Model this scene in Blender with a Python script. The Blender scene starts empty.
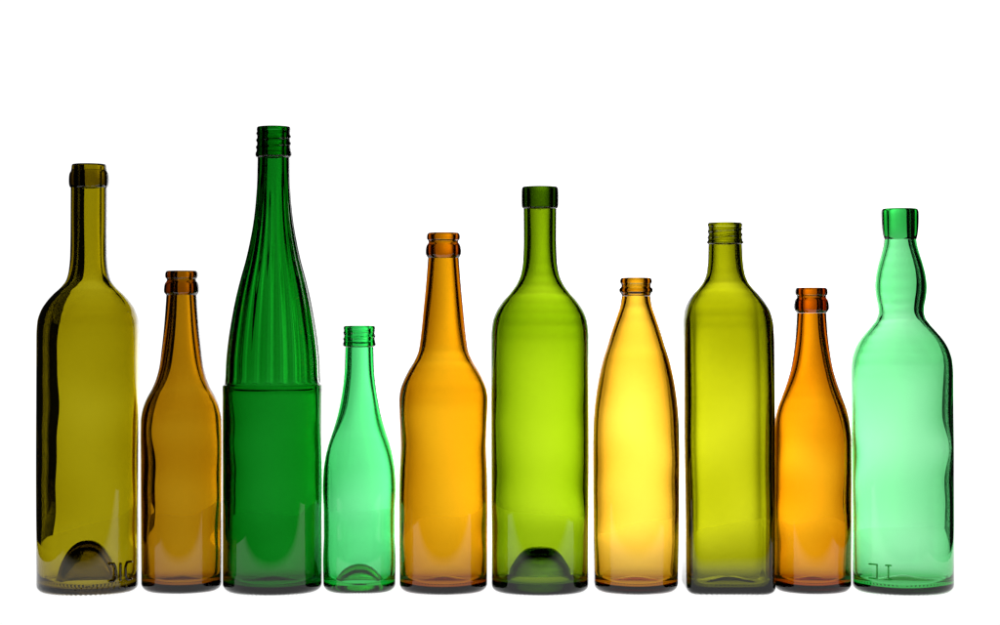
import bpy, bmesh, math
import numpy as np
from mathutils import Vector

S = 0.00075            # metres per reference unit
Y0 = 590.0
D = 2100.0
NSEG = 240
scene = bpy.context.scene
scene.view_settings.view_transform = 'Standard'
scene.view_settings.look = 'None'
scene.view_settings.exposure = 0

YB = 1.30                                             # light panel distance behind the row
YT = 0.53                                             # rear edge of the table
KB = (D*S+YB)/(D*S)
HOT = (0.19, 0.07); HW = 0.31; HA = 2.3; HB = 1.12     # hot spot of the light panel

def lin(c):
    c = c/255.0
    return c/12.92 if c <= 0.04045 else ((c+0.055)/1.055)**2.4

# ------------------------------------------------------------ materials
def glass_material(name, rgb, thick_px, back, dens=1.0):
    """coloured glass: clear surface, colour comes from absorption in the wall"""
    m = bpy.data.materials.new(name); m.use_nodes = True
    nt = m.node_tree; nt.nodes.clear()
    out = nt.nodes.new('ShaderNodeOutputMaterial')
    g = nt.nodes.new('ShaderNodeBsdfGlass'); g.inputs['IOR'].default_value = 1.48
    g.inputs['Roughness'].default_value = 0.0
    nt.links.new(g.outputs[0], out.inputs['Surface'])
    L = 2*thick_px*S*1.2
    sig = []
    for c in rgb:
        T = min(0.97, max(0.0012, lin(c)/(0.85*back)))
        sig.append(-math.log(T)/L)
    dmax = max(sig)
    va = nt.nodes.new('ShaderNodeVolumeAbsorption')
    va.inputs['Color'].default_value = (1-sig[0]/dmax, 1-sig[1]/dmax, 1-sig[2]/dmax, 1)
    va.inputs['Density'].default_value = dmax*dens
    nt.links.new(va.outputs[0], out.inputs['Volume'])
    return m

# ------------------------------------------------------------ helpers
def pchip(xs, ys):
    xs = np.array(xs, float); ys = np.array(ys, float)
    h = np.diff(xs); d = np.diff(ys)/h
    m = np.zeros(len(xs)); m[0] = d[0]; m[-1] = d[-1]
    for i in range(1, len(xs)-1):
        if d[i-1]*d[i] <= 0: m[i] = 0
        else:
            w1 = 2*h[i]+h[i-1]; w2 = h[i]+2*h[i-1]
            m[i] = (w1+w2)/(w1/d[i-1]+w2/d[i])
    def f(x):
        x = np.clip(np.asarray(x, float), xs[0], xs[-1])
        i = np.clip(np.searchsorted(xs, x, side='right')-1, 0, len(xs)-2)
        t = (x-xs[i])/h[i]
        return ((2*t**3-3*t**2+1)*ys[i]+(t**3-2*t**2+t)*h[i]*m[i]
                +(-2*t**3+3*t**2)*ys[i+1]+(t**3-t**2)*h[i]*m[i+1])
    return f

def smooth(f, x, w=5.0):
    return sum(f(x+k*w/3.0) for k in range(-3, 4))/7.0

def chaikin(pts, it=2):
    for _ in range(it):
        q = [pts[0]]
        for a, b in zip(pts[:-1], pts[1:]):
            q.append((a[0]*.75+b[0]*.25, a[1]*.75+b[1]*.25))
            q.append((a[0]*.25+b[0]*.75, a[1]*.25+b[1]*.75))
        q.append(pts[-1]); pts = q
    return pts

def densify(pts, step):
    out = [pts[0]]
    for a, b in zip(pts[:-1], pts[1:]):
        n = max(1, int(math.hypot(b[0]-a[0], b[1]-a[1])/step))
        for k in range(1, n+1):
            out.append((a[0]+(b[0]-a[0])*k/n, a[1]+(b[1]-a[1])*k/n))
    return out

def lathe(name, prof, closed_ring, mat, spec, mods):
    """prof: list of (r,h,noise_w,flute_w,thread_w,knurl_w) in reference units"""
    P = np.array(prof, float)
    poles = not closed_ring
    ring = P[1:-1] if poles else P
    n = len(ring)
    th = np.linspace(0, 2*math.pi, NSEG, endpoint=False)[None, :]
    r = ring[:, 0:1]; h = ring[:, 1:2]
    nw, fw, tw, kw = [ring[:, k:k+1] for k in (2, 3, 4, 5)]
    R = np.repeat(r, NSEG, 1).astype(float); H = np.repeat(h, NSEG, 1).astype(float)
    rng = np.random.RandomState(spec['seed'])
    nz = np.zeros_like(R)
    for k in range(12):
        kk = rng.randint(1, 4); wl = rng.uniform(80, 320); a = rng.uniform(.4, 1.0)
        nz += a*np.cos(kk*th+rng.uniform(0, 6.28)+0*h)*np.cos(h*2*math.pi/wl+rng.uniform(0, 6.28))
    # ripples of the inner wall that sit on the two flanks
    fl = spec.get('flank', 0.0)
    if fl:
        ang = np.abs(np.cos(th))**4
        win = np.clip((spec.get('fltop', 230)-h)/60, 0, 1)
        for k in range(4):
            wl = rng.uniform(38, 90)
            nz += fl*ang*win*np.cos(h*2*math.pi/wl+rng.uniform(0, 6.28)+np.where(np.cos(th) > 0, 1.7, 0))
    # soft bands where the wall is a little thicker or thinner
    rb = np.random.RandomState(spec['seed']+100)
    win = np.clip((260-h)/90, 0, 1)
    for k in range(4):
        wl = rb.uniform(55, 150)
        nz += 0.85*win*np.cos(h*2*math.pi/wl+rb.uniform(0, 6.28)+0.7*np.cos(th+rb.uniform(0, 6.28)))
    R += nw*nz*spec.get('wave', 0.14)
    # flutes
    if mods.get('flute'):
        nf, amp = mods['flute']
        R += fw*amp*np.cos(nf*th)
    if mods.get('thread'):
        h0, h1, pitch, amp = mods['thread']
        ph = 2*math.pi*((h-h0)/pitch)-th
        pul = np.clip(0.5+0.5*np.cos(ph), 0, 1)**2
        env = np.clip((h-h0)/2.5, 0, 1)*np.clip((h1-h)/2.5, 0, 1)
        R += tw*amp*pul*env
    H += kw*0.9*(1+np.cos(60*th))
    if spec.get('square'):
        hs0, hs1, ex = spec['square']
        t = np.clip((hs1-H)/(hs1-hs0), 0, 1); t = t*t*(3-2*t)
        e = 2+(ex-2)*t
        ph = th+0*H
        R *= (np.abs(np.cos(ph))**e+np.abs(np.sin(ph))**e)**(-1/e)
    top = spec['top']
    bend = spec.get('bend', 0)
    def off(hh):
        t = np.clip(hh/top, 0, 1); return bend*t**1.5
    X = R*np.cos(th)+off(H); Y = R*np.sin(th); Z = H
    co = np.stack([X, Y, Z], -1).reshape(-1, 3)
    faces = []
    def idx(i, j): return i*NSEG+(j % NSEG)
    rng_i = range(n-1) if poles else range(n)
    for i in rng_i:
        i2 = (i+1) % n
        for j in range(NSEG):
            faces.append((idx(i, j), idx(i, j+1), idx(i2, j+1), idx(i2, j)))
    if poles:
        a = len(co); b = a+1
        co = np.vstack([co, [[0, 0, P[0, 1]], [0, 0, P[-1, 1]]]])
        for j in range(NSEG):
            faces.append((a, idx(0, j+1), idx(0, j)))
            faces.append((b, idx(n-1, j), idx(n-1, j+1)))
    me = bpy.data.meshes.new(name)
    me.from_pydata((co*S).tolist(), [], faces)
    bm = bmesh.new(); bm.from_mesh(me)
    bmesh.ops.recalc_face_normals(bm, faces=bm.faces)
    bm.to_mesh(me); bm.free()
    me.polygons.foreach_set('use_smooth', [True]*len(me.polygons))
    me.set_sharp_from_angle(angle=math.radians(50))
    me.materials.append(mat)
    ob = bpy.data.objects.new(name, me)
    scene.collection.objects.link(ob)
    return ob

def tube_strokes(name, strokes, rad, mat, surf, rnd=1):
    """raised glass strokes that follow the wall; strokes = polylines of (x,h)"""
    bm = bmesh.new()
    for st in strokes:
        pts = densify(chaikin(st, rnd), 0.8)
        rings = []
        C = [Vector(surf(x, h, rad*1.0+0.02)) for x, h in pts]
        for i, c in enumerate(C):
            t = (C[min(i+1, len(C)-1)]-C[max(i-1, 0)]).normalized()
            nrm = Vector((c.x, c.y, 0)).normalized()
            b = t.cross(nrm).normalized(); nn = b.cross(t).normalized()
            e = 0.55 if i in (0, len(C)-1) else 1.0
            rings.append([bm.verts.new((c+(b*math.cos(a)+nn*math.sin(a))*rad*e)*S)
                          for a in [k*2*math.pi/12 for k in range(12)]])
        for A, B in zip(rings[:-1], rings[1:]):
            for k in range(12):
                bm.faces.new((A[k], A[(k+1) % 12], B[(k+1) % 12], B[k]))
        bm.faces.new(rings[0][::-1]); bm.faces.new(rings[-1])
    bmesh.ops.recalc_face_normals(bm, faces=bm.faces)
    me = bpy.data.meshes.new(name); bm.to_mesh(me); bm.free()
    me.polygons.foreach_set('use_smooth', [True]*len(me.polygons))
    me.materials.append(mat)
    ob = bpy.data.objects.new(name, me); scene.collection.objects.link(ob)
    return ob

# ------------------------------------------------------------ bottle
def bottle(spec):
    cx = spec['cx']
    xb = (cx-500)*KB*S
    back = HB+HA*math.exp(-((xb-HOT[0])**2+(0.10-HOT[1])**2)/HW**2)
    back = spec.get('back', back)
    mat = glass_material(spec['mat'], spec['rgb'], spec['t'], back)
    rmat = glass_material(spec['mat']+'_lip', spec['rgb'], spec['t'], back, spec.get('lipd', 1.1))
    k = 0.5*(1+math.cos(math.atan((cx-500)/D)))
    prof = [(Y0-y, w*k+(0.5 if w > 30 else 0)) for y, w in spec['prof']][::-1]
    hj = Y0-spec['join']
    R0 = prof[0][1]
    hr = spec.get('heel', 7)
    xs = [hr]+[p[0] for p in prof if p[0] > hr+1]
    ys = [R0]+[p[1] for p in prof if p[0] > hr+1]
    f = pchip(xs, ys)
    spec['top'] = Y0-spec['rim'][0][0]
    rp, php, shp = spec['punt']
    pt = spec.get('pthick', 4)
    dz = -2.5 if shp in ('dome', 'hump') else -1
    def punt(r, rp_, ph_):
        u = min(1.0, r/rp_)
        if shp == 'dome': return ph_*(1-u**2.2)**0.75
        if shp == 'hump': return ph_*(0.5+0.5*math.cos(math.pi*u**1.7))
        return ph_*(0.5+0.5*math.cos(math.pi*u))
    fl = spec.get('flute')
    def fw(h):
        if not fl: return 0
        a, b = Y0-fl[1], Y0-fl[0]
        return max(0, min(1, (h-a)/1.5))*max(0, min(1, (b-h)/70.0))
    P = [(0, punt(0, rp, php), 0, 0, 0, 0)]
    for i in range(1, 29):
        u = i/28.0
        u = 1-(1-u)**1.6
        r = rp*u
        P.append((r, punt(r, rp, php), 0, 0, 0, 0))
    rc = R0-hr
    for i in range(1, 7):
        r = rp+(rc-rp)*i/6.0
        P.append((r, 0.0, 0, 0, 0, 1.0 if i >= 3 else 0))
    for i in range(1, 9):
        a = i/8*math.pi/2
        P.append((rc+hr*math.sin(a), hr-hr*math.cos(a), 0, 0, 0, max(0, 1-i/4)))
    H = np.arange(hr+1.2, hj-0.01, 1.5)
    if spec.get('ledge'):
        hl = Y0-spec['ledge']
        H = np.sort(np.concatenate([H, hl+np.arange(-2, 2.1, .25)+0.013]))
    for h in list(H)+[hj]:
        P.append((float(f(h)), float(h), 0.12*min(1, (hj-h)/40)*min(1, h/30), fw(h), 0, 0))
    # inner wall
    t0 = spec['t']; tn = spec.get('tn', t0+0.4)
    def thick(h):
        u = min(1, max(0, (h-hj*0.5)/(hj*0.3))); u = u*u*(3-2*u)
        low = max(0, 1-h/40.0)
        return t0+(tn-t0)*u+1.6*low*low
    rin_top = float(f(hj))-tn
    Hi = np.arange(hj, 19, -1.8)
    Pin = []
    for h in Hi:
        w = min(1, (hj-h)/60.0)*min(1, h/50)
        sw = 7.0*min(1, (hj-h)/12.0)+0.01
        Pin.append((float(smooth(f, h, sw))-thick(h), float(h), w, 0.0, 0, 0))
    fb = spec.get('floor', 6.0); ih = 12.0
    Rin = Pin[-1][0]; hlast = Pin[-1][1]
    w_last = Pin[-1][2]
    for i in range(1, 11):
        a = i/10*math.pi/2
        r = Rin-ih*(1-math.cos(a)); h = fb+ih*(1-math.sin(a))+punt(r, rp+pt, php+pt+dz)
        h = min(h, hlast-0.3*i)
        Pin.append((r, h, w_last*(1-i/10), 0, 0, 0))
    rr = Rin-ih
    for i in range(1, 40):
        r = rr*(1-i/40.0)
        Pin.append((r, fb+punt(r, rp+pt, php+pt+dz), 0, 0, 0, 0))
    Pin.append((0, fb+punt(0, rp+pt, php+pt+dz), 0, 0, 0, 0))
    P += Pin
    body = lathe('bottle_body', P, False, mat, spec, {'flute': (spec.get('nfl', 22), 0.42) if fl else None})
    # mouth rim
    g = 0.08
    rim = [(w*k, Y0-y) for y, w in spec['rim']][::-1]     # bottom -> top, outer
    rtop = rim[-1][0]
    base = (float(f(hj)), hj+g)
    outer = chaikin([base]+rim+[(rtop-1.2, rim[-1][1]+0.9)]+[(rin_top+1.2, rim[-1][1]+0.9), (rin_top+0.1, rim[-1][1]-1.2), (rin_top, rim[-1][1]-5), (rin_top, hj+g)], 3)
    outer = densify(outer, 0.6)
    Q = []
    for r, h in outer:
        tw = 1.0 if r > rin_top+2.0 and h < rim[-1][1]-1.0 else 0.0
        Q.append((r, h, 0, 0, tw, 0))
    th = spec.get('thread')
    mods = {}
    if th: mods['thread'] = (Y0-th[1], Y0-th[0], th[2], th[3])
    rimo = lathe('mouth_rim', Q, True, rmat, spec, mods)
    root = bpy.data.objects.new('glass_bottle', None)
    root.empty_display_size = 0.02
    scene.collection.objects.link(root)
    root.location = ((cx-500)*S, spec.get('dy', 0)*S, 0)
    root['label'] = spec['label']; root['category'] = 'bottle'
    root['group'] = 'row of empty glass bottles'
    kids = [body, rimo]
    def surf(x, h, o):
        R = float(f(h))+o
        xx = max(-R*0.995, min(R*0.995, x))
        return (xx, -math.sqrt(R*R-xx*xx), h)
    if spec.get('marks'):
        mm = glass_material(spec['mat']+'_relief', spec['rgb'], spec['t'], back, 12.0)  # denser than the body: dark refracted edges put into the glass colour
        for nm, strokes, rad, lab, rnd in spec['marks']:
            o = tube_strokes(nm, strokes, rad, mm, surf, rnd)
            o['label'] = lab
            kids.append(o)
    for o in kids:
        o.parent = root
    return root

def crown(y0, w0, w1):   # beer-bottle crown finish
    return [(y0, w0-0.8), (y0+2, w0), (y0+6, w0), (y0+7.5, w0-1.8), (y0+9.5, w0-1.6), (y0+12, w0+0.6), (y0+19, w1), (y0+21.5, w1-0.6)]

specs = [
 dict(cx=87.5, bend=1.5, seed=3, rgb=(140,126,0), t=5.6, tn=6.8, wave=.18, flank=1.0, mat='olive_brown_glass', join=188, lipd=1.4,
   label='tall olive brown wine bottle with deep punt and embossed base',
   rim=[(165,17.2),(171,17.6),(174,19.8),(184,20),(187,19)],
   prof=[(188,18),(230,18),(256,18.3),(270,19.5),(280,22),(287,27),(294,34),(302,41),(311,46.5),(322,49.8),(336,50.6),(450,50.6),(582,50)],
   punt=(26,41,'dome'), heel=6, pthick=6,
   marks=[('embossed_letters', [[(29,31),(35,31),(35,14),(29,14)],[(39,31.5),(39,13.5)],[(48,31),(43,31),(43,14),(48,14)]], 1.3, 'raised glass letters near the base', 1),
          ('embossed_code', [[(x,5.2),(x+1.2,9)] for x in range(-2,46,5)], 0.45, 'row of small raised marks along the heel', 0)]),
 dict(cx=181, seed=5, rgb=(150,102,0), t=6.0, tn=7.0, flank=.8, mat='brown_amber_glass', join=295, lipd=1.2,
   label='small dark amber beer bottle with crown lip',
   rim=crown(271.5,16.4,17.8),
   prof=[(295,15.2),(310,16.2),(330,17.8),(350,20),(366,22),(378,25),(388,29),(398,34),(408,38),(420,40),(440,40.3),(582,39.6)],
   punt=(31,4,'bell'), dy=4),
 dict(cx=272.5, bend=1.2, seed=7, rgb=(0,106,14), t=6.6, tn=7.2, flank=.6, wave=.16, mat='dark_green_glass', join=158,
   label='tallest dark green bottle with fluted slender shoulder and screw neck',
   rim=[(127.5,16.8),(130,17.1),(131.5,16.4),(151,16.8),(152.5,18.2),(156.5,18.2)], thread=(131,151,7,1.1),
   prof=[(158,16),(180,16.4),(200,17.5),(220,19.5),(240,22.8),(260,27.2),(280,32.2),(300,37),(320,40.8),(340,43.9),(360,46),(383.6,47.4),(385.4,49.4),(388,49.7),(400,49.5),(582,49)],
   flute=(170,383), ledge=384.5, punt=(38,5,'bell')),
 dict(cx=359.5, seed=11, rgb=(86,232,130), t=4.4, tn=5.0, flank=.8, mat='light_green_glass', join=347,
   label='smallest light green bottle with screw neck and domed base',
   rim=[(326.5,15.8),(328.5,16.2),(330,15.4),(341,15.6),(343,16.6),(346,16.6)], thread=(329.5,342,6,1.0),
   prof=[(347,14.3),(370,15),(385,16.4),(400,18.8),(415,22),(430,26.4),(445,30.8),(458,33.8),(472,35.6),(488,36.2),(512,35.3),(535,35.2),(560,36),(582,35.6)],
   punt=(20,18,'dome'), pthick=5),
 dict(cx=443.5, seed=13, rgb=(232,156,0), t=4.8, tn=5.6, flank=.8, mat='amber_glass', join=258,
   label='long necked amber beer bottle with crown lip',
   rim=crown(233.5,16.8,18.2)+[(257,16.4)],
   prof=[(258,15.6),(280,17.3),(310,20.2),(335,22.8),(350,25),(360,29),(370,34.5),(380,39.5),(390,43),(400,44.2),(415,43.6),(445,42.6),(475,43.6),(500,43.9),(582,43.4)],
   punt=(34,4,'bell')),
 dict(cx=540, seed=17, rgb=(160,202,0), t=5.0, tn=6.2, flank=.5, wave=.16, mat='yellow_green_glass', join=209, lipd=1.35,
   label='bright yellow green wine bottle with broad domed punt',
   rim=[(187.5,18),(190,18.6),(206,18.6),(208,18)],
   prof=[(209,16.6),(240,16.5),(262,17.3),(274,19.3),(284,23.5),(293,30),(302,37.5),(312,43.8),(322,47.2),(336,48.6),(450,48.6),(582,48)],
   punt=(38,35,'hump'), heel=6, pthick=5),
 dict(cx=636, seed=19, rgb=(310,236,60), t=4.6, tn=5.2, flank=.5, mat='golden_glass', join=296,
   label='golden yellow sloping shouldered bottle with ringed lip',
   rim=[(278.5,15.4),(280,16.2),(283,16.2),(284.5,14.8),(287,14.8),(288.5,17),(291.5,17.2),(294,15)],
   prof=[(296,14.4),(305,15.8),(318,20),(332,24.8),(346,29),(360,33),(374,36.3),(390,39.2),(408,41.4),(430,42.7),(455,43),(520,42.6),(582,41.4)],
   punt=(33,4,'bell')),
 dict(cx=728, bend=-3.2, seed=23, rgb=(192,196,0), t=4.4, tn=5.4, flank=.5, wave=.16, mat='olive_yellow_glass', join=244.5,
   label='square bodied olive yellow oil bottle with screw neck',
   rim=[(223.5,17.4),(226,17.6),(227.5,16.6),(240,17),(241.5,18.4),(243.5,18.4)], thread=(227,240.5,6,1.1),
   prof=[(244.5,17),(260,17.6),(272,19),(281,22),(288,27),(295,33),(303,38.5),(313,42.6),(325,44.2),(345,44.4),(582,43.8)],
   square=(245,300,7.0), punt=(32,4,'bell')),
 dict(cx=812.5, bend=-1.2, seed=29, rgb=(252,160,0), t=4.8, tn=6.2, flank=.8, mat='orange_amber_glass', join=313,
   label='small orange amber beer bottle with crown lip',
   rim=crown(288.5,16.4,17.8)+[(311.5,16)],
   prof=[(313,14.8),(335,16.2),(352,18.2),(368,21),(382,25),(396,30),(410,34.4),(424,37.2),(440,38.5),(460,38.6),(582,38)],
   punt=(30,4,'bell')),
 dict(cx=903, bend=-3.2, seed=31, rgb=(132,245,162), t=3.9, tn=4.8, wave=.13, flank=1.1, mat='pale_green_glass', join=239.5, lipd=1.2,
   label='large pale mint green bottle with bulbous neck and embossed base',
   rim=[(209.5,17.8),(212,18.9),(228,18.4),(237,17)],
   prof=[(239.5,16),(246,17),(255,19.4),(265,22.4),(277,25),(287,25.9),(297,25),(306,23.2),(312,22.8),(318,24.2),(325,29),(333,35.5),(342,42.5),(351,47),(362,49.8),(376,50.6),(582,50)],
   punt=(38,5,'bell'),
   marks=[('embossed_letters', [[(-40,30),(-33,30),(-33,16),(-40,16)],[(-26,30),(-20,30)],[(-23,30),(-23,16)],[(-26,16),(-20,16)]], 0.8, 'raised glass letters near the base', 0)]),
]
for s in specs:
    bottle(s)

# ------------------------------------------------------------ setting
def sheet(name, co, mat):
    me = bpy.data.meshes.new(name)
    me.from_pydata(co, [], [(0, 1, 2, 3)]); me.materials.append(mat)
    o = bpy.data.objects.new(name, me); scene.collection.objects.link(o)
    o['kind'] = 'structure'
    return o

def maths(nt):
    def mnode(op, a, b=None, clamp=False):
        n = nt.nodes.new('ShaderNodeMath'); n.operation = op; n.use_clamp = clamp
        for i, v in enumerate((a, b)):
            if v is None: continue
            if isinstance(v, (int, float)): n.inputs[i].default_value = v
            else: nt.links.new(v, n.inputs[i])
        return n.outputs[0]
    return mnode

m = bpy.data.materials.new('lit_white_backdrop'); m.use_nodes = True
nt = m.node_tree; nt.nodes.clear()
out = nt.nodes.new('ShaderNodeOutputMaterial'); em = nt.nodes.new('ShaderNodeEmission')
tc = nt.nodes.new('ShaderNodeTexCoord')
sx = nt.nodes.new('ShaderNodeSeparateXYZ'); nt.links.new(tc.outputs['Object'], sx.inputs[0])
M = maths(nt)
dx = M('DIVIDE', M('SUBTRACT', sx.outputs['X'], HOT[0]), HW)
dz = M('DIVIDE', M('SUBTRACT', sx.outputs['Z'], HOT[1]), HW)
e = M('EXPONENT', M('MULTIPLY', M('ADD', M('MULTIPLY', dx, dx), M('MULTIPLY', dz, dz)), -1.0))
nt.links.new(M('ADD', M('MULTIPLY', e, HA), HB), em.inputs['Strength'])
nt.links.new(em.outputs[0], out.inputs['Surface'])
sheet('backdrop', [(-0.72, YB, -0.22), (0.84, YB, -0.22), (0.84, YB, 0.70), (-0.72, YB, 0.70)], m)

# white table top with an added glow: even under the row, brighter to the rear, fading out at the front
m2 = bpy.data.materials.new('white_table_added_glow'); m2.use_nodes = True
nt = m2.node_tree; M = maths(nt)
b = nt.nodes['Principled BSDF']
b.inputs['Base Color'].default_value = (0.1, 0.1, 0.1, 1)
b.inputs['Roughness'].default_value = 0.7
b.inputs['Specular IOR Level'].default_value = 0.1
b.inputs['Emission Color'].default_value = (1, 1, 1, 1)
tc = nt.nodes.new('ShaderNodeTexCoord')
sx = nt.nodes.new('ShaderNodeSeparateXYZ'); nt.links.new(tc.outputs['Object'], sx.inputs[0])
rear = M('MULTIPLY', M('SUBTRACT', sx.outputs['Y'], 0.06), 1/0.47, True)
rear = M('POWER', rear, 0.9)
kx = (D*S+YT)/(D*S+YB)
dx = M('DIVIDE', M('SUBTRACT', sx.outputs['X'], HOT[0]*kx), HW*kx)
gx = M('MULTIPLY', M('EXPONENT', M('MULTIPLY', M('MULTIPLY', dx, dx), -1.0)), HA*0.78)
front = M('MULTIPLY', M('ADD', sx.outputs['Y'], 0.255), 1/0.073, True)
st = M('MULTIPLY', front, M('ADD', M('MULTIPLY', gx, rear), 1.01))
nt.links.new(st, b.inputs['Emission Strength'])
sheet('table', [(-0.53, -0.255, 0), (0.53, -0.255, 0), (0.53, YT, 0), (-0.53, YT, 0)], m2)

w = bpy.data.worlds.new('World'); scene.world = w; w.use_nodes = True
w.node_tree.nodes['Background'].inputs['Color'].default_value = (0.006, 0.006, 0.006, 1)
w.node_tree.nodes['Background'].inputs['Strength'].default_value = 1.0

cam = bpy.data.cameras.new('camera'); co = bpy.data.objects.new('camera', cam)
scene.collection.objects.link(co)
cam.sensor_width = 36; cam.lens = 36*D/1000; cam.clip_start = 0.01; cam.clip_end = 50
co.location = (0, -D*S, (Y0-312.5)*S); co.rotation_euler = (math.radians(90), 0, 0)
scene.camera = co
